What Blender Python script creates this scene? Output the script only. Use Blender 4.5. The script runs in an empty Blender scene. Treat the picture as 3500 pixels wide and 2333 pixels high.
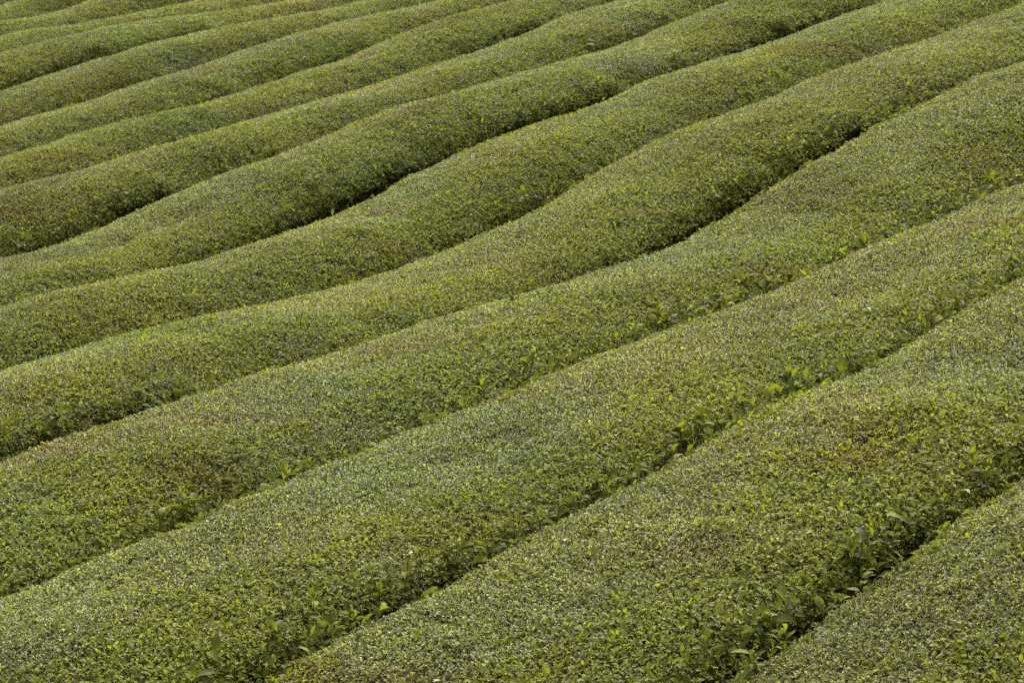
import bpy, math, random
import numpy as np

# ---------------------------------------------------------------- camera, sky, sun, exposure
scene = bpy.context.scene
random.seed(7)
rng = np.random.default_rng(11)
R = math.radians

CAM_H = 4.157
cam_data = bpy.data.cameras.new('camera')
cam = bpy.data.objects.new('camera', cam_data)
scene.collection.objects.link(cam)
cam.location = (0.0, 0.0, CAM_H)
cam.rotation_euler = (R(90 - 15.911), 0.0, 0.0)
cam_data.lens = 100.0
cam_data.sensor_width = 36.0
cam_data.clip_start = 0.1
cam_data.clip_end = 2000.0
cam_data.dof.use_dof = True
cam_data.dof.focus_distance = 14.0
cam_data.dof.aperture_fstop = 6.7
scene.camera = cam

SUN_EL, SUN_AZ = 40.0, 8.0          # degrees; azimuth from the view direction (+y), negative = to the left
world = bpy.data.worlds.new('World')
scene.world = world
world.use_nodes = True
wn, wl = world.node_tree.nodes, world.node_tree.links
wn.clear()
w_out = wn.new('ShaderNodeOutputWorld')
w_bg = wn.new('ShaderNodeBackground')
w_hs = wn.new('ShaderNodeHueSaturation')
w_sky = wn.new('ShaderNodeTexSky')
w_sky.sky_type = 'NISHITA'
w_sky.sun_disc = False
w_sky.sun_elevation = R(SUN_EL)
w_sky.sun_rotation = R(SUN_AZ)
w_sky.air_density = 1.0
w_sky.dust_density = 4.0
w_sky.ozone_density = 1.0
w_hs.inputs['Saturation'].default_value = 0.05     # clouded over: nearly white light
w_bg.inputs['Strength'].default_value = 0.05
wl.new(w_sky.outputs[0], w_hs.inputs['Color'])
wl.new(w_hs.outputs[0], w_bg.inputs['Color'])
wl.new(w_bg.outputs[0], w_out.inputs['Surface'])

sun_data = bpy.data.lights.new('sun', 'SUN')
sun_data.energy = 1.5
sun_data.angle = R(38)
sun_data.color = (1.0, 0.94, 0.82)
sun = bpy.data.objects.new('sun', sun_data)
scene.collection.objects.link(sun)
sun.rotation_euler = (R(90 - SUN_EL), 0.0, R(180.0 - SUN_AZ))
sun.location = (-20, 30, 30)

scene.view_settings.view_transform = 'Standard'
scene.view_settings.look = 'None'
scene.view_settings.gamma = 1.0
scene.view_settings.use_curve_mapping = False
scene.view_settings.exposure = 2.7
scene.cycles.use_denoising = False
scene.cycles.adaptive_threshold = 0.02
scene.cycles.max_bounces = 4
scene.cycles.diffuse_bounces = 3
scene.cycles.glossy_bounces = 2
scene.cycles.transmission_bounces = 3
scene.cycles.sample_clamp_indirect = 6.0

# ---------------------------------------------------------------- the lie of the land
# The rows run parallel, 1.8 m apart, across a gently rolling hillside.
# u = metres along a row, l = metres across it (l > 0 on the side away from the camera).
P = 1.8
PHI = R(41.123)
CP, SP = math.cos(PHI), math.sin(PHI)
SLOPE_X, SLOPE_Y = 0.1498, -0.0280
V0 = 6.3102
HEDGE_H = 0.72
N_ROWS = 17
# stretches (u from, u to, how far) where the gap behind a row stands open
OPEN = {
    0: [(8.21, 8.37, 0.54), (8.82, 8.98, 0.48), (9.46, 9.57, 0.42), (9.76, 9.92, 0.48), (10.49, 10.69, 0.36)],
    1: [(7.53, 7.66, 0.42), (8.61, 8.87, 0.6)],
    2: [(7.88, 7.99, 0.48), (8.12, 8.56, 0.36), (8.76, 8.85, 0.36), (11.14, 11.64, 0.21), (13.3, 13.64, 0.3), (15.65, 15.95, 0.3)],
    3: [(9.47, 10.32, 1), (10.39, 10.63, 0.8), (11.69, 12.04, 0.6), (12.82, 14.24, 0.6), (14.43, 16.29, 1), (16.73, 17.59, 1), (17.77, 19.32, 0.9), (19.45, 19.66, 0.8)],
    4: [(14.15, 14.42, 0.4), (15.23, 15.84, 0.7), (16.35, 16.6, 0.4)],
    5: [(13.39, 13.93, 0.7), (14.13, 16.41, 1), (16.77, 17.27, 0.8), (17.53, 18.93, 1), (19.67, 20.42, 0.8), (20.55, 21.84, 1), (22.02, 22.8, 0.8)],
    6: [(13.89, 14.75, 0.7), (14.92, 15.36, 1), (16.43, 16.8, 0.7), (20.65, 20.84, 0.5), (21.19, 22.1, 0.8)],
    7: [(20.62, 20.99, 0.7), (21.3, 22.29, 1), (22.35, 22.59, 0.7)],
    8: [(16.21, 16.4, 0.6), (18.81, 19.6, 0.8), (20.56, 21.59, 0.8)],
    9: [(19.96, 20.19, 0.7)],
    10: [(19.07, 19.63, 0.7), (19.81, 21.08, 1), (21.32, 22.64, 1)],
    13: [(23.63, 24.37, 0.8)],
}
# crest height (m) of each row above the mean hillside: first station u (m), then one value every 0.5 m
ROLL = [
    (7.5, [-0.043, -0.03, -0.015, 0.009, 0.047, 0.112, 0.116, 0.082, 0.066]),
    (7.0, [-0.078, -0.035, 0.026, 0.065, 0.086, 0.134, 0.143, 0.174, 0.246, 0.184, 0.138, 0.197, 0.294, 0.346, 0.37, 0.379]),
    (7.0, [0.249, 0.215, 0.186, 0.158, 0.122, 0.104, 0.106, 0.111, 0.099, 0.119, 0.097, 0.059, 0.026, -0.006, 0.022, 0.079, 0.069, 0.021, -0.033, -0.11, -0.165]),
    (8.5, [0.229, 0.246, 0.257, 0.203, 0.169, 0.156, 0.12, 0.087, 0.087, 0.067, 0.039, -0.006, -0.056, -0.089, -0.063, 0.031, 0.08, 0.134, 0.18, 0.217, 0.284, 0.255, 0.208, 0.186, 0.177]),
    (10.0, [0.299, 0.279, 0.22, 0.147, 0.115, 0.044, -0.023, -0.083, -0.099, -0.088, -0.031, 0.027, 0.065, 0.136, 0.215, 0.236, 0.211, 0.211, 0.227, 0.219, 0.2, 0.198, 0.195, 0.204, 0.202, 0.193, 0.188]),
    (11.5, [0.237, 0.212, 0.155, 0.098, 0.041, 0.036, 0.015, -0.049, -0.028, 0.069, 0.123, 0.12, 0.101, 0.094, 0.138, 0.192, 0.183, 0.164, 0.164, 0.152, 0.161, 0.145, 0.146, 0.149, 0.151]),
    (12.5, [0.011, -0.009, -0.039, -0.067, -0.028, 0.086, 0.15, 0.163, 0.186, 0.239, 0.274, 0.245, 0.218, 0.201, 0.185, 0.159, 0.139, 0.154, 0.209, 0.225, 0.229, 0.233, 0.235, 0.236]),
    (14.5, [0.244, 0.209, 0.169, 0.178, 0.168, 0.144, 0.143, 0.14, 0.127, 0.124, 0.123, 0.126, 0.127, 0.129, 0.154, 0.193, 0.184, 0.172, 0.165, 0.162]),
    (15.5, [0.125, 0.121, 0.13, 0.133, 0.117, 0.086, 0.051, 0.034, 0.047, 0.06, 0.065, 0.109, 0.156, 0.186, 0.177, 0.154, 0.138, 0.13, 0.127]),
    (16.5, [0.071, 0.072, 0.073, 0.067, 0.062, 0.087, 0.099, 0.091, 0.096, 0.127, 0.145, 0.123, 0.115, 0.095, 0.081, 0.072, 0.067]),
    (18.5, [0.028, 0.047, 0.087, 0.129, 0.149, 0.156, 0.139, 0.119, 0.086, 0.053, 0.014, -0.012, -0.029]),
    (20.5, [0.235, 0.233, 0.216, 0.195, 0.162, 0.102, 0.038, -0.014, -0.05, -0.071]),
    (22.0, [0.155, 0.093, 0.045, 0.023, -0.001, -0.036, -0.09]),
    (22.5, [0.14, 0.1, 0.044, 0.012, 0.033, 0.065, 0.083]),
    (22.5, [0.14, 0.1, 0.044, 0.012, 0.033, 0.065, 0.083]),
]

_UG = np.arange(0.0, 48.0, 0.25)
_ROLL = []
for k in range(N_ROWS):
    s, vals = ROLL[min(k, len(ROLL) - 1)]
    _ROLL.append(np.interp(_UG, s + 0.5 * np.arange(len(vals)), vals))
_ROLL = np.array(_ROLL)


def roll(i, u, l):
    a = [np.interp(u, _UG, _ROLL[min(max(k, 0), N_ROWS - 1)]) for k in (i - 1, i, i + 1)]
    w0, w2 = np.clip(-l / P, 0, 1), np.clip(l / P, 0, 1)
    return a[0] * w0 + a[1] * (1 - w0 - w2) + a[2] * w2


def plan(i, u, l):
    v = V0 + P * i - P / 2 + l
    return u * SP - v * CP, u * CP + v * SP


def hillside(x, y):
    return SLOPE_X * x + SLOPE_Y * y


def gap_open(g, u):
    o = np.zeros_like(u)
    for a0, a1, s in OPEN.get(g, ()):
        t = np.clip(1 - np.maximum(np.maximum(a0 - u, u - a1), 0) / .5, 0, 1)
        o = np.maximum(o, s * t * t * (3 - 2 * t))
    return o


ROUND = [.30, .25, .29, .48, .88, 1.0, 1.0, 1.05, 1.15]


def half_width(i, u, l):
    return P / 2 - (.03 + .115 * np.where(l < 0, gap_open(i - 1, u), gap_open(i, u)))


def dome(i, u, l):
    of, ob = gap_open(i - 1, u), gap_open(i, u)
    r = np.abs(l) / half_width(i, u, l)
    k = ROUND[min(i, 8)]                       # the nearer rows are clipped flatter
    sag = np.where(l < 0, .32 * k * (1 - .72 * of), .16 * k - .03 * ob)
    sh = np.where(l < 0, .05, .06)
    return -sag * r ** np.where(l < 0, 2.6, 2.0) - sh * r ** 9


# ---------------------------------------------------------------- value noise
def _hash(ix, iy, seed):
    h = (ix.astype(np.int64) * 374761393 + iy.astype(np.int64) * 668265263 + seed * 1442695041) & 0xffffffff
    h = ((h ^ (h >> 13)) * 1274126177) & 0xffffffff
    return ((h ^ (h >> 16)) & 0xffff) / 65535.0


def noise(x, y, scale, seed):
    x, y = x / scale + 1000.0, y / scale + 1000.0
    ix, iy = np.floor(x), np.floor(y)
    fx, fy = x - ix, y - iy
    fx, fy = fx * fx * (3 - 2 * fx), fy * fy * (3 - 2 * fy)
    a, b = _hash(ix, iy, seed), _hash(ix + 1, iy, seed)
    c, d = _hash(ix, iy + 1, seed), _hash(ix + 1, iy + 1, seed)
    return ((a * (1 - fx) + b * fx) * (1 - fy) + (c * (1 - fx) + d * fx) * fy) * 2 - 1


def canopy_z(i, u, l):
    """height of the clipped leaf surface of row i"""
    x, y = plan(i, u, l)
    bump = .010 * noise(x, y, .60, 3) + .008 * noise(x, y, .27, 4) + .005 * noise(x, y, .12, 5)
    return hillside(x, y) + roll(i, u, l) + dome(i, u, l) + bump


def canopy(i, u, l):
    x, y = plan(i, u, l)
    return np.stack([x, y, canopy_z(i, u, l)], -1)


def canopy_normal(i, u, l):
    e = .03
    du = canopy(i, u + e, l) - canopy(i, u - e, l)
    dl = canopy(i, u, l + e) - canopy(i, u, l - e)
    n = np.cross(du, dl)
    n *= np.sign(n[..., 2:3] + 1e-9)
    return n / np.linalg.norm(n, axis=-1, keepdims=True)


# ---------------------------------------------------------------- materials
def principled(name):
    m = bpy.data.materials.new(name)
    m.use_nodes = True
    return m, m.node_tree.nodes, m.node_tree.links, m.node_tree.nodes['Principled BSDF'], m.node_tree.nodes['Material Output']


def leaf_material(name, tinted, rough, base=None):
    m, n, l, bsdf, out = principled(name)
    bsdf.inputs['Roughness'].default_value = rough
    bsdf.inputs['IOR'].default_value = 1.45
    bsdf.inputs['Specular IOR Level'].default_value = .38 if tinted else .10
    att = n.new('ShaderNodeAttribute'); att.attribute_name = 'leaf_colour'
    col = att.outputs['Color']
    if tinted:
        ti = n.new('ShaderNodeAttribute'); ti.attribute_name = 'tint'; ti.attribute_type = 'INSTANCER'
        mx = n.new('ShaderNodeMix'); mx.data_type = 'RGBA'; mx.blend_type = 'MULTIPLY'
        mx.inputs['Factor'].default_value = 1.0
        l.new(col, mx.inputs['A']); l.new(ti.outputs['Color'], mx.inputs['B'])
        col = mx.outputs['Result']
    else:
        oi = n.new('ShaderNodeObjectInfo')
        hs = n.new('ShaderNodeHueSaturation')
        mr = n.new('ShaderNodeMapRange'); mr.inputs['To Min'].default_value = .50; mr.inputs['To Max'].default_value = .95
        l.new(oi.outputs['Random'], mr.inputs['Value']); l.new(mr.outputs['Result'], hs.inputs['Value'])
        l.new(col, hs.inputs['Color'])
        col = hs.outputs['Color']
    l.new(col, bsdf.inputs['Base Color'])
    if tinted:
        l.new(att.outputs['Alpha'], bsdf.inputs['Specular IOR Level'])
    tr = n.new('ShaderNodeBsdfTranslucent')
    br = n.new('ShaderNodeMix'); br.data_type = 'RGBA'; br.blend_type = 'MULTIPLY'; br.inputs['Factor'].default_value = 1.0
    br.inputs['B'].default_value = (1.2, 1.2, .7, 1)
    l.new(col, br.inputs['A']); l.new(br.outputs['Result'], tr.inputs['Color'])
    mix = n.new('ShaderNodeMixShader'); mix.inputs[0].default_value = .40
    l.new(bsdf.outputs[0], mix.inputs[1]); l.new(tr.outputs[0], mix.inputs[2])
    l.new(mix.outputs[0], out.inputs['Surface'])
    return m


def bark_material(name, c0, c1, scale):
    m, n, l, bsdf, out = principled(name)
    bsdf.inputs['Roughness'].default_value = .85
    bsdf.inputs['Specular IOR Level'].default_value = .2
    tc = n.new('ShaderNodeTexCoord')
    nz = n.new('ShaderNodeTexNoise'); nz.inputs['Scale'].default_value = scale; nz.inputs['Detail'].default_value = 5
    cr = n.new('ShaderNodeValToRGB')
    cr.color_ramp.elements[0].position = .35; cr.color_ramp.elements[0].color = (*c0, 1)
    cr.color_ramp.elements[1].position = .68; cr.color_ramp.elements[1].color = (*c1, 1)
    bp = n.new('ShaderNodeBump'); bp.inputs['Strength'].default_value = .6; bp.inputs['Distance'].default_value = .02
    l.new(tc.outputs['Object'], nz.inputs['Vector']); l.new(nz.outputs['Fac'], cr.inputs['Fac'])
    l.new(cr.outputs['Color'], bsdf.inputs['Base Color'])
    l.new(nz.outputs['Fac'], bp.inputs['Height']); l.new(bp.outputs['Normal'], bsdf.inputs['Normal'])
    return m


M_TUFT = leaf_material('tea_foliage', True, .62)
M_LEAF = leaf_material('tea_leaf', False, .66)
M_CORE = bark_material('twiggy_core', (.040, .038, .018), (.085, .068, .038), 45)
M_TWIG = bark_material('twig_bark', (.075, .055, .035), (.16, .125, .085), 60)
M_SOIL = bark_material('dark_soil', (.045, .030, .020), (.095, .065, .042), 9)
M_PALE = leaf_material('pale_leaf', False, .55)


# ---------------------------------------------------------------- mesh helpers
COL = scene.collection


def mesh_from(name, verts, faces, mat, colours=None, smooth=False, gloss=1.0):
    me = bpy.data.meshes.new(name)
    me.from_pydata([tuple(map(float, v)) for v in verts], [], faces)
    if colours is not None:
        ca = me.attributes.new('leaf_colour', 'FLOAT_COLOR', 'POINT')
        c = np.full((len(verts), 4), gloss, np.float32); c[:, :3] = colours
        ca.data.foreach_set('color', c.ravel())
    if smooth:
        me.polygons.foreach_set('use_smooth', [True] * len(me.polygons))
    me.materials.append(mat)
    me.update()
    return me


def link(name, data, parent=None):
    o = bpy.data.objects.new(name, data)
    COL.objects.link(o)
    o.parent = parent
    return o


def leaf_shape(length, width, fold, curl, cut=1.0):
    """a tea leaf along +x, upper side +z: pointed oval, folded on its midrib, curling down; cut < 1 is a clipped leaf"""
    st = [(0.0, .06), (.18, .62), (.42, 1.0), (.68, .86), (.88, .42), (1.0, .0)]
    st = [(t * length, w) for t, w in st if t <= cut + 1e-6]
    v, f, prev = [], [], None
    for t, w in st:
        z = -curl * length * (t / length) ** 2 + .10 * length * math.sin(math.pi * t / length)
        hw = w * width / 2
        if w == 0:
            v.append((t, 0, z)); k = len(v) - 1
            f += [(prev[0], k, prev[1]), (prev[1], k, prev[2])]
        else:
            b = len(v)
            v += [(t, -hw, z + fold * hw), (t, 0, z), (t, hw, z + fold * hw)]
            cur = (b, b + 1, b + 2)
            if prev:
                f += [(prev[0], cur[0], cur[1], prev[1]), (prev[1], cur[1], cur[2], prev[2])]
            prev = cur
    return np.array(v, float), f


def leaf_simple(length, width, fold, curl, cut=1.0):
    """the same with fewer faces, for the mass of small leaves"""
    st = [(0.0, .10), (.30, .95), (.68, .85), (1.0, .0)] if cut >= 1 else [(0.0, .10), (.30, .95), (cut, .9)]
    v, f, prev = [], [], None
    for t, w in st:
        z = length * (-curl * t * t + .12 * math.sin(math.pi * t))
        hw = w * width / 2
        if w == 0:
            v.append((t * length, 0, z)); k = len(v) - 1
            f += [(prev[0], k, prev[1]), (prev[1], k, prev[2])]
        else:
            b = len(v)
            v += [(t * length, -hw, z + fold * hw), (t * length, 0, z), (t * length, hw, z + fold * hw)]
            cur = (b, b + 1, b + 2)
            if prev:
                f += [(prev[0], cur[0], cur[1], prev[1]), (prev[1], cur[1], cur[2], prev[2])]
            prev = cur
    return np.array(v, float), f


def rot_euler(az, el, rl):
    """matrix: leaf axis at azimuth az, raised by el, rolled by rl about itself"""
    ca, sa, ce, se, cr, sr = math.cos(az), math.sin(az), math.cos(el), math.sin(el), math.cos(rl), math.sin(rl)
    rz = np.array([[ca, -sa, 0], [sa, ca, 0], [0, 0, 1]])
    ry = np.array([[ce, 0, -se], [0, 1, 0], [se, 0, ce]])
    rx = np.array([[1, 0, 0], [0, cr, -sr], [0, sr, cr]])
    return rz @ ry @ rx


def prism(p0, p1, r0, r1, n=3):
    p0, p1 = np.array(p0, float), np.array(p1, float)
    d = p1 - p0; d /= np.linalg.norm(d) + 1e-9
    a = np.cross(d, (0.3, .5, .81)); a /= np.linalg.norm(a); b = np.cross(d, a)
    v = [p0 + r0 * (math.cos(6.283 * k / n) * a + math.sin(6.283 * k / n) * b) for k in range(n)]
    v += [p1 + r1 * (math.cos(6.283 * k / n) * a + math.sin(6.283 * k / n) * b) for k in range(n)]
    f = [(k, (k + 1) % n, n + (k + 1) % n, n + k) for k in range(n)] + [tuple(range(n, 2 * n))]
    return np.array(v), f


# leaf colours (albedo); the grey and sage have sky sheen painted in
YOUNG = np.array((.202, .222, .025))
FRESH = np.array((.166, .188, .020))
MID = np.array((.112, .130, .021))
OLD = np.array((.076, .094, .024))
GREY_SHEEN = np.array((.178, .196, .072))
SAGE_SHEEN = np.array((.262, .276, .098))
OLIVE = np.array((.150, .130, .042))
STUB = np.array((.150, .140, .055))
RUSSET = np.array((.150, .080, .040))


def tuft_mesh(name, kind, seed):
    """a hand's breadth of clipped tea: small leaves and stubs spread through a shallow volume"""
    r = random.Random(seed)
    V, F, C = [], [], []

    def add(v, f, c):
        b = sum(len(q) for q in V)
        V.append(v); F.extend([tuple(k + b for k in q) for q in f]); C.append(np.tile(c, (len(v), 1)))
    n = {'plucked': 104, 'lush': 84, 'skirt': 22}[kind]
    for k in range(n):
        rad = .068 * math.sqrt(r.random()); an = r.uniform(0, 6.283)
        depth = r.random()
        z = {'plucked': -.004 - .040 * depth ** 1.2, 'lush': .003 - .056 * depth ** 1.2, 'skirt': .02 - .09 * depth}[kind]
        t = r.random()
        if kind == 'plucked':
            c = OLD if t < .20 else GREY_SHEEN if t < .50 else MID if t < .68 else SAGE_SHEEN if t < .90 else YOUNG if t < .94 else OLIVE if t < .99 else RUSSET
            ln = r.uniform(.011, .023); el = r.gauss(.70, .30); cut = r.choice((1, 1, .7, .6))
        elif kind == 'lush':
            c = OLD if t < .12 else MID if t < .34 else FRESH if t < .66 else YOUNG if t < .88 else MID * 1.1 if t < .96 else OLIVE
            ln = .012 + .022 * r.random() ** 1.6; el = r.gauss(.40, .38); cut = 1
        else:
            c = OLD if t < .6 else MID if t < .93 else FRESH
            ln = r.uniform(.035, .06); el = r.gauss(.0, .5); cut = 1
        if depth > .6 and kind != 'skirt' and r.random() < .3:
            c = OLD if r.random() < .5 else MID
        c = c * r.uniform(.84, 1.16)
        w = ln * r.uniform(.40, .54) * (1.1 if cut < 1 else 1)
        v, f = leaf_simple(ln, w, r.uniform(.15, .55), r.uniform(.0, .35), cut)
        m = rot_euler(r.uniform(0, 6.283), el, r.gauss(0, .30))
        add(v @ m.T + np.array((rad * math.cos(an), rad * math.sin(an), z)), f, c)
    for k in range({'plucked': 6, 'lush': 3, 'skirt': 9}[kind]):        # cut stems
        rad = .066 * math.sqrt(r.random()); an = r.uniform(0, 6.283)
        p = np.array((rad * math.cos(an), rad * math.sin(an), -.05))
        top = p + np.array((r.gauss(0, .012), r.gauss(0, .012), r.uniform(.042, .062)))
        v, f = prism(p, top, .0016, .0012)
        add(v, f, (STUB if r.random() < .75 else OLIVE) * r.uniform(.7, 1.2))
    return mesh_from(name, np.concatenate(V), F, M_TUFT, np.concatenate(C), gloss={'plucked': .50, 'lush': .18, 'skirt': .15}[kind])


tufts = bpy.data.collections.new('tuft_shapes')
N_PL, N_LU, N_SK = 9, 9, 4
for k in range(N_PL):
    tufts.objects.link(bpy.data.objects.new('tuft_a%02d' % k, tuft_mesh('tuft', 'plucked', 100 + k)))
for k in range(N_LU):
    tufts.objects.link(bpy.data.objects.new('tuft_b%02d' % k, tuft_mesh('tuft', 'lush', 200 + k)))
for k in range(N_SK):
    tufts.objects.link(bpy.data.objects.new('tuft_c%02d' % k, tuft_mesh('tuft', 'skirt', 300 + k)))


def foliage_nodes():
    g = bpy.data.node_groups.new('tea_foliage', 'GeometryNodeTree')
    g.interface.new_socket('Geometry', in_out='INPUT', socket_type='NodeSocketGeometry')
    g.interface.new_socket('Geometry', in_out='OUTPUT', socket_type='NodeSocketGeometry')
    n, l = g.nodes, g.links
    gi, go = n.new('NodeGroupInput'), n.new('NodeGroupOutput')
    ci = n.new('GeometryNodeCollectionInfo')
    ci.inputs['Collection'].default_value = tufts
    ci.inputs['Separate Children'].default_value = True
    ci.inputs['Reset Children'].default_value = True
    ip = n.new('GeometryNodeInstanceOnPoints')
    ip.inputs['Pick Instance'].default_value = True

    def att(name, kind):
        a = n.new('GeometryNodeInputNamedAttribute'); a.data_type = kind
        a.inputs['Name'].default_value = name
        return [o for o in a.outputs if o.enabled and o.name == 'Attribute'][0]
    l.new(gi.outputs[0], ip.inputs['Points'])
    l.new(ci.outputs[0], ip.inputs['Instance'])
    l.new(att('shape', 'INT'), ip.inputs['Instance Index'])
    l.new(att('turn', 'QUATERNION'), ip.inputs['Rotation'])
    l.new(att('size', 'FLOAT'), ip.inputs['Scale'])
    l.new(ip.outputs[0], go.inputs[0])
    return g


FOLIAGE = foliage_nodes()


def quats(normals, spin):
    """quaternions that turn +z to the normal after a spin about z"""
    n = normals
    q1 = np.stack([1 + n[:, 2], -n[:, 1], n[:, 0], 0 * n[:, 0]], 1)
    q1 /= np.linalg.norm(q1, axis=1, keepdims=True)
    c, s = np.cos(spin / 2), np.sin(spin / 2)
    w, x, y, z = q1.T
    return np.stack([w * c - z * s, x * c + y * s, y * c - x * s, w * s + z * c], 1)


def foliage(parent, pos, nrm, shape, size, tint):
    me = bpy.data.meshes.new('foliage')
    me.vertices.add(len(pos))
    me.vertices.foreach_set('co', pos.astype(np.float32).ravel())
    a = me.attributes.new('turn', 'QUATERNION', 'POINT')
    a.data.foreach_set('value', quats(nrm, rng.uniform(0, 6.283, len(pos))).astype(np.float32).ravel())
    a = me.attributes.new('size', 'FLOAT', 'POINT'); a.data.foreach_set('value', size.astype(np.float32))
    a = me.attributes.new('shape', 'INT', 'POINT'); a.data.foreach_set('value', shape.astype(np.int32))
    c = np.ones((len(pos), 4), np.float32); c[:, :3] = tint
    a = me.attributes.new('tint', 'FLOAT_COLOR', 'POINT'); a.data.foreach_set('color', c.ravel())
    me.materials.append(M_TUFT)
    o = link('foliage', me, parent)
    o['kind'] = 'stuff'
    md = o.modifiers.new('foliage', 'NODES'); md.node_group = FOLIAGE
    return o


# ---------------------------------------------------------------- ground
def build_ground():
    xs = np.concatenate([[-600, -200, -80, -40, -24], np.arange(-18, 16, .5), [22, 40, 80, 200, 600]])
    ys = np.concatenate([[-600, -200, -60, -20, 0], np.arange(4, 54, .5), [60, 75, 110, 200, 600]])
    X, Y = np.meshgrid(xs, ys)
    U = X * SP + Y * CP
    V = -X * CP + Y * SP
    ri = (V - V0) / P + .5
    i0 = np.clip(np.floor(ri), 0, N_ROWS - 2).astype(int)
    fr = np.clip(ri - i0, 0, 1)
    table = np.array([np.interp(U.ravel(), _UG, _ROLL[k]).reshape(U.shape) for k in range(N_ROWS)])
    ii, jj = np.indices(U.shape)
    Z = hillside(X, Y) + table[i0, ii, jj] * (1 - fr) + table[i0 + 1, ii, jj] * fr - HEDGE_H + .02 * noise(X, Y, .6, 9)
    nx = len(xs)
    verts = np.stack([X, Y, Z], -1).reshape(-1, 3)
    faces = [(r * nx + c, r * nx + c + 1, (r + 1) * nx + c + 1, (r + 1) * nx + c) for r in range(len(ys) - 1) for c in range(nx - 1)]
    o = link('ground', mesh_from('ground', verts, faces, M_SOIL, smooth=True))
    o['kind'] = 'structure'
    o['label'] = 'dark soil of the hillside under the tea rows'


build_ground()

# ---------------------------------------------------------------- big leaves and shoots: shared shapes
LEAF_MESHES = []
for k, (c, fold, curl) in enumerate([(MID, .35, .25), (FRESH, .25, .40), (OLD * 1.15, .30, .15), (FRESH * 1.15, .5, .30), (YOUNG * .85, .4, .45), (MID * 1.2, .15, .05), (OLD, .45, .5)]):
    v, f = leaf_shape(1.0, .42 + .03 * (k % 3), fold, curl)
    v[:, 1] += .05 * np.sin(v[:, 0] * 4 + k)
    LEAF_MESHES.append(mesh_from('leaf', v, f, M_LEAF, np.tile(c, (len(v), 1)), smooth=True))
STEM_MESHES = []
for k in range(4):
    pts = [np.array((0, 0, 0.)), np.array((.06 * math.cos(k * 2), .06 * math.sin(k * 2), .5)), np.array((.14 * math.cos(k * 2 + .5), .14 * math.sin(k * 2 + .5), 1.0))]
    v1, f1 = prism(pts[0], pts[1], .022, .017, 5)
    v2, f2 = prism(pts[1], pts[2], .017, .010, 5)
    STEM_MESHES.append((mesh_from('stem', np.concatenate([v1, v2]), f1 + [tuple(q + len(v1) for q in g) for g in f2], M_LEAF,
                                  np.tile(np.array((.085, .095, .032)), (len(v1) + len(v2), 1))), pts))
from mathutils import Matrix, Vector


def place_leaf(parent, loc, az, el, rl, length, which):
    o = link('leaf', LEAF_MESHES[which], parent)
    m = Matrix(rot_euler(az, el, rl).tolist()).to_4x4()
    o.matrix_local = Matrix.Translation(Vector([float(q) for q in loc])) @ m @ Matrix.Scale(length, 4)
    return o


def shoot(parent, base, height, n_leaves, size, r, lean=(0, 0)):
    """an uncut shoot: thin stem with big leaves up its length; the stem is the shoot's own mesh"""
    me, pts = r.choice(STEM_MESHES)
    s = link('shoot', me, parent)
    rz = r.uniform(0, 6.283)
    rot = Matrix.Rotation(rz, 4, 'Z')
    s.matrix_local = Matrix.Translation(Vector([float(q) for q in base])) @ Matrix.Rotation(lean[0], 4, 'X') @ Matrix.Rotation(lean[1], 4, 'Y') @ rot @ Matrix.Scale(height, 4)
    az = r.uniform(0, 6.283)
    for k in range(n_leaves):
        t = .35 + .65 * (k + .5 * r.random()) / max(n_leaves - .5, 1)
        p = pts[0] * 0 + (pts[1] * (t / .5) if t < .5 else pts[1] + (pts[2] - pts[1]) * (t - .5) / .5)
        az += 2.4 + r.gauss(0, .35)
        top = t > .85
        which = r.choice((1, 3, 4)) if top else r.choice((0, 0, 1, 2, 3, 5, 6))
        ln = size * r.uniform(.7, 1.2) * (.75 if top else 1.0)
        place_leaf(s, p, az, r.gauss(1.1, .22) if top else r.gauss(.70, .30), r.gauss(0, .3), ln / height, which)
    return s


# ---------------------------------------------------------------- the tea hedges
SPAN = [(s - 1.8, s + .5 * (len(v) - 1) + 2.2) for s, v in ROLL] + [(22.0, 27.5), (22.5, 28.0)]
LABELS = [
    'tea hedge cut off by the bottom right corner of the picture, nearest of all',
    'second nearest tea hedge, grey-green, running from the bottom edge to the right edge',
    'third nearest tea hedge, broad, filling the bottom left corner of the picture',
    'fourth nearest tea hedge, yellow-green, with a lone tall shoot at its front edge',
    'fifth nearest tea hedge, above the long open dark gap towards the right edge',
    'sixth nearest tea hedge, light crest, almost no gap at its near foot',
    'seventh nearest tea hedge, bare twigs showing above the widest dark gap',
    'eighth nearest tea hedge, tall yellowish face at the left edge',
    'ninth nearest tea hedge, short dark gap below it near the top edge centre',
    'tenth nearest tea hedge, dark gap below it only near the top edge',
    'eleventh nearest tea hedge, between two dark notches at the upper left',
    'twelfth nearest tea hedge, just above the long thin dark line at the upper left',
    'thirteenth nearest tea hedge, third from last in the top left corner',
    'fourteenth nearest tea hedge, last but one in the top left corner',
    'farthest tea hedge in view, dark, in the very top left corner',
    'tea hedge just beyond the top left corner of the picture',
    'last tea hedge beyond the top edge of the picture',
]
# how thickly big uncut leaves stand along a hedge's near foot (per metre), by row
SHOOTS = [0, 26, 36, 26, 8, 9, 6, 6, 4, 4, 3, 3, 0, 0, 0, 0, 0]
BIG = [70, 240, 240, 200, 120, 70, 50, 30, 0, 0, 0, 0, 0, 0, 0, 0, 0]
DENS = [235] * 3 + [240] + [235] * 4 + [190] * 7 + [150, 130]
SIZE = [1.22, 1.20, 1.15, 1.10, 1.03, 1.0]          # bushes grow coarser leaves at the foot of the slope


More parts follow.
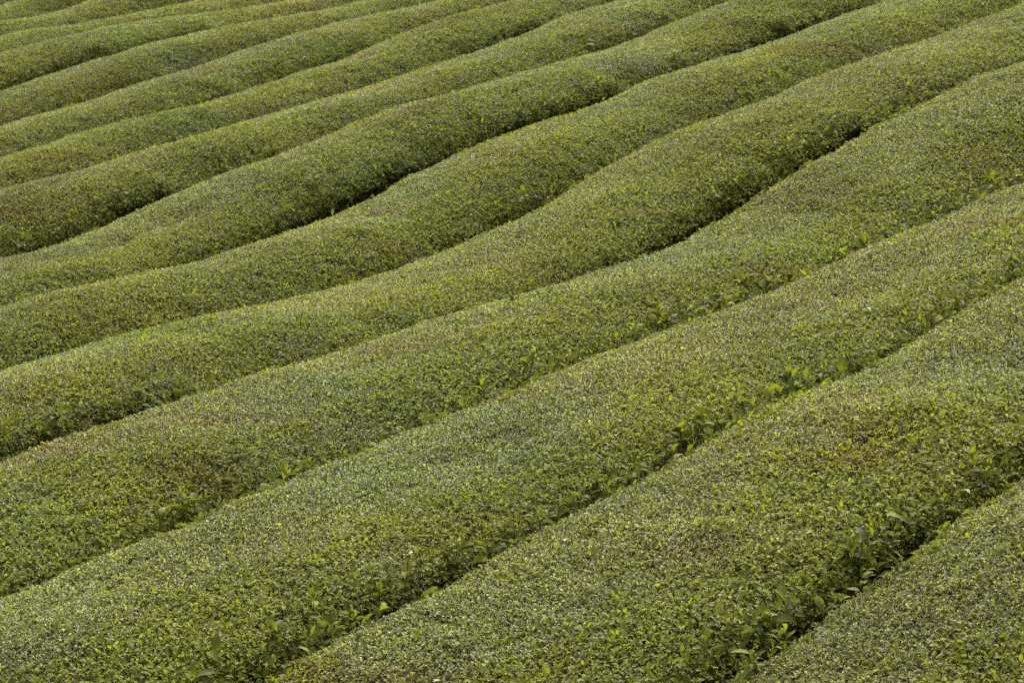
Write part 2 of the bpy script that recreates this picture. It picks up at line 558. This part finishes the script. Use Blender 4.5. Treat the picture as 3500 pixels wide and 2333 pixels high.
def build_core(i, u0, u1, parent):
    """the woody inside of the hedge: what shows between the leaves"""
    us = np.arange(u0, u1 + .01, .09)
    rr = np.concatenate([-np.linspace(1, 0, 15) ** .6, np.linspace(0, 1, 15)[1:] ** .6])
    U = us[:, None] + 0 * rr
    hw = half_width(i, U, 0 * U + rr)
    L = (hw - .065) * rr
    x, y = plan(i, U, L)
    top = np.stack([x, y, hillside(x, y) + roll(i, U, L) + dome(i, U, L) - .085], -1)
    foot = []
    for sgn, col in ((-1, 0), (1, -1)):
        Lf = (hw[:, col] - .13) * sgn
        x, y = plan(i, us, Lf)
        z = hillside(x, y) + roll(i, us, Lf) - HEDGE_H - .06
        foot.append(np.stack([x, y, z], -1)[:, None, :])
    g = np.concatenate([foot[0], top, foot[1]], 1)
    m = g.shape[1]
    faces = [(r * m + c, (r + 1) * m + c, (r + 1) * m + c + 1, r * m + c + 1) for r in range(len(us) - 1) for c in range(m - 1)]
    faces += [tuple(range(m)), tuple(range((len(us) - 1) * m + m - 1, (len(us) - 1) * m - 1, -1))]
    link('woody_core', mesh_from('woody_core', g.reshape(-1, 3), faces, M_CORE, smooth=True), parent)


def build_twigs(i, u0, u1, parent):
    """bare stems on the near side, seen where the gap stands open"""
    r = random.Random(900 + i)
    V, F, b = [], [], 0
    n = int((u1 - u0) * 26)
    for k in range(n):
        u = r.uniform(u0, u1)
        o = float(gap_open(i - 1, np.array([u]))[0])
        if r.random() > .25 + .75 * o:
            continue
        hw = float(half_width(i, np.array([u]), np.array([-1.]))[0])
        l1 = -hw + r.uniform(-.015, .06)
        x1, y1 = plan(i, u + r.gauss(0, .05), l1)
        uu = np.array([u]); z1 = float(canopy_z(i, uu, np.array([-hw + .03]))[0]) - r.uniform(.02, .07)
        l0 = -hw + .13 + r.uniform(-.06, .05)
        x0, y0 = plan(i, u + r.gauss(0, .08), l0)
        z0 = z1 - r.uniform(.25, .40)
        v, f = prism((x0, y0, z0), (x1, y1, z1), .0055, .0028, 4)
        V.append(v); F += [tuple(q + b for q in g) for g in f]; b += len(v)
    if V:
        o = link('twigs', mesh_from('twigs', np.concatenate(V), F, M_TWIG), parent)
        o['kind'] = 'stuff'


def build_foliage(i, u0, u1, parent):
    cell = 1 / math.sqrt(DENS[i])
    gu, gs = np.meshgrid(np.arange(u0, u1, cell), np.arange(-1, 1, cell / (P / 2)))
    u = gu.ravel() + rng.uniform(-.15, 1.15, gu.size) * cell
    s = np.clip(gs.ravel() + rng.uniform(-.15, 1.15, gu.size) * cell / (P / 2), -1, 1)
    # a second helping for the steep shoulders
    n = int((u1 - u0) * 55)
    u = np.concatenate([u, rng.uniform(u0, u1, n)])
    s = np.concatenate([s, np.sign(rng.uniform(-.5, .5, n)) * (1 - .22 * rng.uniform(0, 1, n) ** 1.5)])
    hw = half_width(i, u, s)
    l = s * hw
    pos = canopy(i, u, l)
    nrm = canopy_normal(i, u, np.clip(l, -hw + .04, hw - .04))
    x, y = pos[:, 0], pos[:, 1]
    # crest and back: cropped leaf, grazing sky sheen painted into its colour; near flank: greener young leaf
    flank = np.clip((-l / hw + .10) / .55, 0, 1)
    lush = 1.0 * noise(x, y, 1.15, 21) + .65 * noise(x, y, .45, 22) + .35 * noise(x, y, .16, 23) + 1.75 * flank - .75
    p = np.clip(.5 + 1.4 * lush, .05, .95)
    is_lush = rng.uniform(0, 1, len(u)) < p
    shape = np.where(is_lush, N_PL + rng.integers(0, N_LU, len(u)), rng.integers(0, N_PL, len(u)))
    pos[:, 2] -= .012 + .008 * rng.uniform(0, 1, len(u))
    size = rng.uniform(.85, 1.2, len(u)) * SIZE[min(i, 5)]
    up = nrm * .92 + np.array((0, 0, .08)); up /= np.linalg.norm(up, axis=1, keepdims=True)
    # slow drifts of leaf colour from bush to bush
    warm = noise(x, y, .9, 31) + .5 * noise(x, y, .33, 32)
    val = 1 + .16 * noise(x, y, .7, 33) + .10 * rng.normal(0, 1, len(u))
    brown = np.clip(1.6 * noise(x, y * 1.8, .8, 35) + .6 * noise(x, y * 1.5, .25, 36) - .75, 0, 1)   # bushes that flush reddish
    val = val * (1 - .12 * brown)
    tint = np.stack([val * (1 + .10 * brown) * (1 + .08 * warm), val * (1 - .10 * brown), val * (1 - .12 * warm)], 1)
    # the skirt: sparse older leaves on the steep sides
    m = int((u1 - u0) * 260)
    us = rng.uniform(u0, u1, m)
    sg = np.where(rng.uniform(0, 1, m) < .6, -1.0, 1.0)
    hws = half_width(i, us, sg)
    ls = sg * (hws - rng.uniform(-.01, .05, m))
    dz = rng.uniform(.0, .34, m) ** 1.15
    xs, ys = plan(i, us, ls - sg * dz * .25)
    zs = canopy_z(i, us, sg * (hws - .02)) - .02 - dz
    op = np.where(sg < 0, gap_open(i - 1, us), gap_open(i, us))
    kp = rng.uniform(0, 1, m) > op * np.clip(dz / .07, 0, .68)
    ns = np.stack([-sg * CP, sg * SP, .45 + 0 * sg], 1); ns /= np.linalg.norm(ns, axis=1, keepdims=True)
    pos = np.concatenate([pos, np.stack([xs, ys, zs], 1)[kp]])
    up = np.concatenate([up, ns[kp]])
    shape = np.concatenate([shape, (N_PL + N_LU + rng.integers(0, N_SK, m))[kp]])
    size = np.concatenate([size, rng.uniform(.8, 1.2, m)[kp]])
    tint = np.concatenate([tint, np.ones((m, 3))[kp]])
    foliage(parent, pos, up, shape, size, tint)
    return len(pos)


def build_big_leaves(i, u0, u1, parent):
    r = random.Random(400 + i)
    a0, a1 = u0 + 1.3, u1 - 1.5                      # only the stretch the picture shows
    for k in range(int(SHOOTS[i] * (a1 - a0))):
        u = r.uniform(a0, a1)
        ua = np.array([u])
        o = float(gap_open(i - 1, ua)[0])
        clump = float(noise(ua, ua * 0 + i * 7.3, .55, 51)[0])
        if r.random() > .62 + .5 * clump - .35 * o:
            continue
        hw = float(half_width(i, ua, np.array([-1.]))[0])
        l = -hw + r.choice((r.uniform(-.03, .06), r.uniform(0, .16)))
        z = float(canopy_z(i, ua, np.array([max(l, -hw + .01)]))[0])
        x, y = plan(i, u, l)
        h = r.uniform(.08, .17) if l < -hw + .08 else r.uniform(.06, .10)
        shoot(parent, (x, y, z - h * .30), h, r.choice((3, 4, 5, 6)), r.choice((.045, .05, .055, .065, .09)), r, (r.gauss(.1, .25), r.gauss(0, .25)))
    for k in range(int(SHOOTS[i + 1] * .35 * (a1 - a0)) if i < 4 else 0):     # and some lean out over the gap behind
        u = r.uniform(a0, a1); ua = np.array([u])
        clump = float(noise(ua, ua * 0 + (i + 1) * 7.3, .55, 51)[0])
        if r.random() > .55 + .6 * clump - .35 * float(gap_open(i, ua)[0]):
            continue
        l = float(half_width(i, ua, np.array([1.]))[0]) - r.uniform(-.02, .05)
        z = float(canopy_z(i, ua, np.array([l - .02]))[0])
        x, y = plan(i, u, l)
        h = r.uniform(.06, .11)
        shoot(parent, (x, y, z - h * .35), h, r.choice((3, 4, 5)), r.choice((.04, .05, .06, .08)), r, (r.gauss(-.1, .25), r.gauss(0, .25)))
    for k in range(BIG[i]):
        u = r.uniform(a0, a1); ua = np.array([u])
        l = -.80 + 1.6 * r.random() ** 1.3
        z = float(canopy_z(i, ua, np.array([l]))[0])
        x, y = plan(i, u, l)
        which = r.choice((0, 1, 2, 3, 4, 5, 5))
        place_leaf(parent, (x, y, z + r.uniform(-.005, .010)), r.uniform(0, 6.283), r.gauss(.45, .35), r.gauss(0, .4), r.uniform(.040, .062), which)


total = 0
hedges = []
for i in range(N_ROWS):
    u0, u1 = SPAN[i]
    h = bpy.data.objects.new('tea_hedge', None)
    h.empty_display_size = .3
    COL.objects.link(h)
    h['label'] = LABELS[i]
    h['category'] = 'hedge'
    h['group'] = 'clipped tea hedges in parallel rows'
    hedges.append(h)
    build_core(i, u0, u1, h)
    build_twigs(i, u0, u1, h)
    total += build_foliage(i, u0, u1, h)
    build_big_leaves(i, u0, u1, h)

# the tall shoot that stands out of the fourth row's near edge
r = random.Random(77)
ua = np.array([11.60]); x, y = plan(3, 11.60, -.80)
zb = float(canopy_z(3, ua, np.array([-.80]))[0])
t = shoot(hedges[3], (x, y, zb - .03), .21, 5, .075, r, (0, .05))
t['label'] = 'tall uncut shoot standing above the clipped leaves'

# ---------------------------------------------------------------- pale bits lying on the hedges
PALE = [
    (2, 12.87, -.43, .030, (.72, .70, .58), 'small white petal lying on the hedge face towards the right edge'),
    (2, 8.87, -.64, .040, (.42, .45, .24), 'pale narrow leaf on the hedge above the deep dark gap in the foreground'),
    (1, 9.21, .50, .030, (.45, .46, .34), 'small pale leaf scrap on the grey top of the second nearest hedge'),
    (1, 7.84, .06, .034, (.50, .50, .36), 'pale leaf scrap low down on the second nearest hedge, close to the bottom edge'),
    (1, 9.61, -.56, .045, (.36, .42, .20), 'light green curled leaf on the lower right of the second nearest hedge'),
    (1, 10.42, -.83, .050, (.38, .43, .27), 'broad pale round leaf beside the gap at the bottom right'),
    (1, 8.99, -.78, .036, (.50, .52, .32), 'narrow pale leaf near the gap, just above the corner hedge'),
]
for k, (i, u, l, ln, c, lab) in enumerate(PALE):
    ua, la = np.array([u]), np.array([l])
    v, f = leaf_shape(1.0, .62 if k in (0, 5) else .40, .35, .25)
    o = link('pale_leaf' if k else 'fallen_petal', mesh_from('pale_leaf', v, f, M_PALE, np.tile(np.array(c), (len(v), 1)), smooth=True))
    x, y = plan(i, u, l)
    z = float(canopy_z(i, ua, la)[0])
    m = Matrix(rot_euler(random.uniform(0, 6.28), .25, .2).tolist()).to_4x4()
    o.matrix_world = Matrix.Translation((x, y, z + .016)) @ m @ Matrix.Scale(ln, 4)
    o['label'] = lab
    o['category'] = 'petal' if k == 0 else 'leaf'
    if k:
        o['group'] = 'pale leaves lying on the hedges'
print('tufts', total)
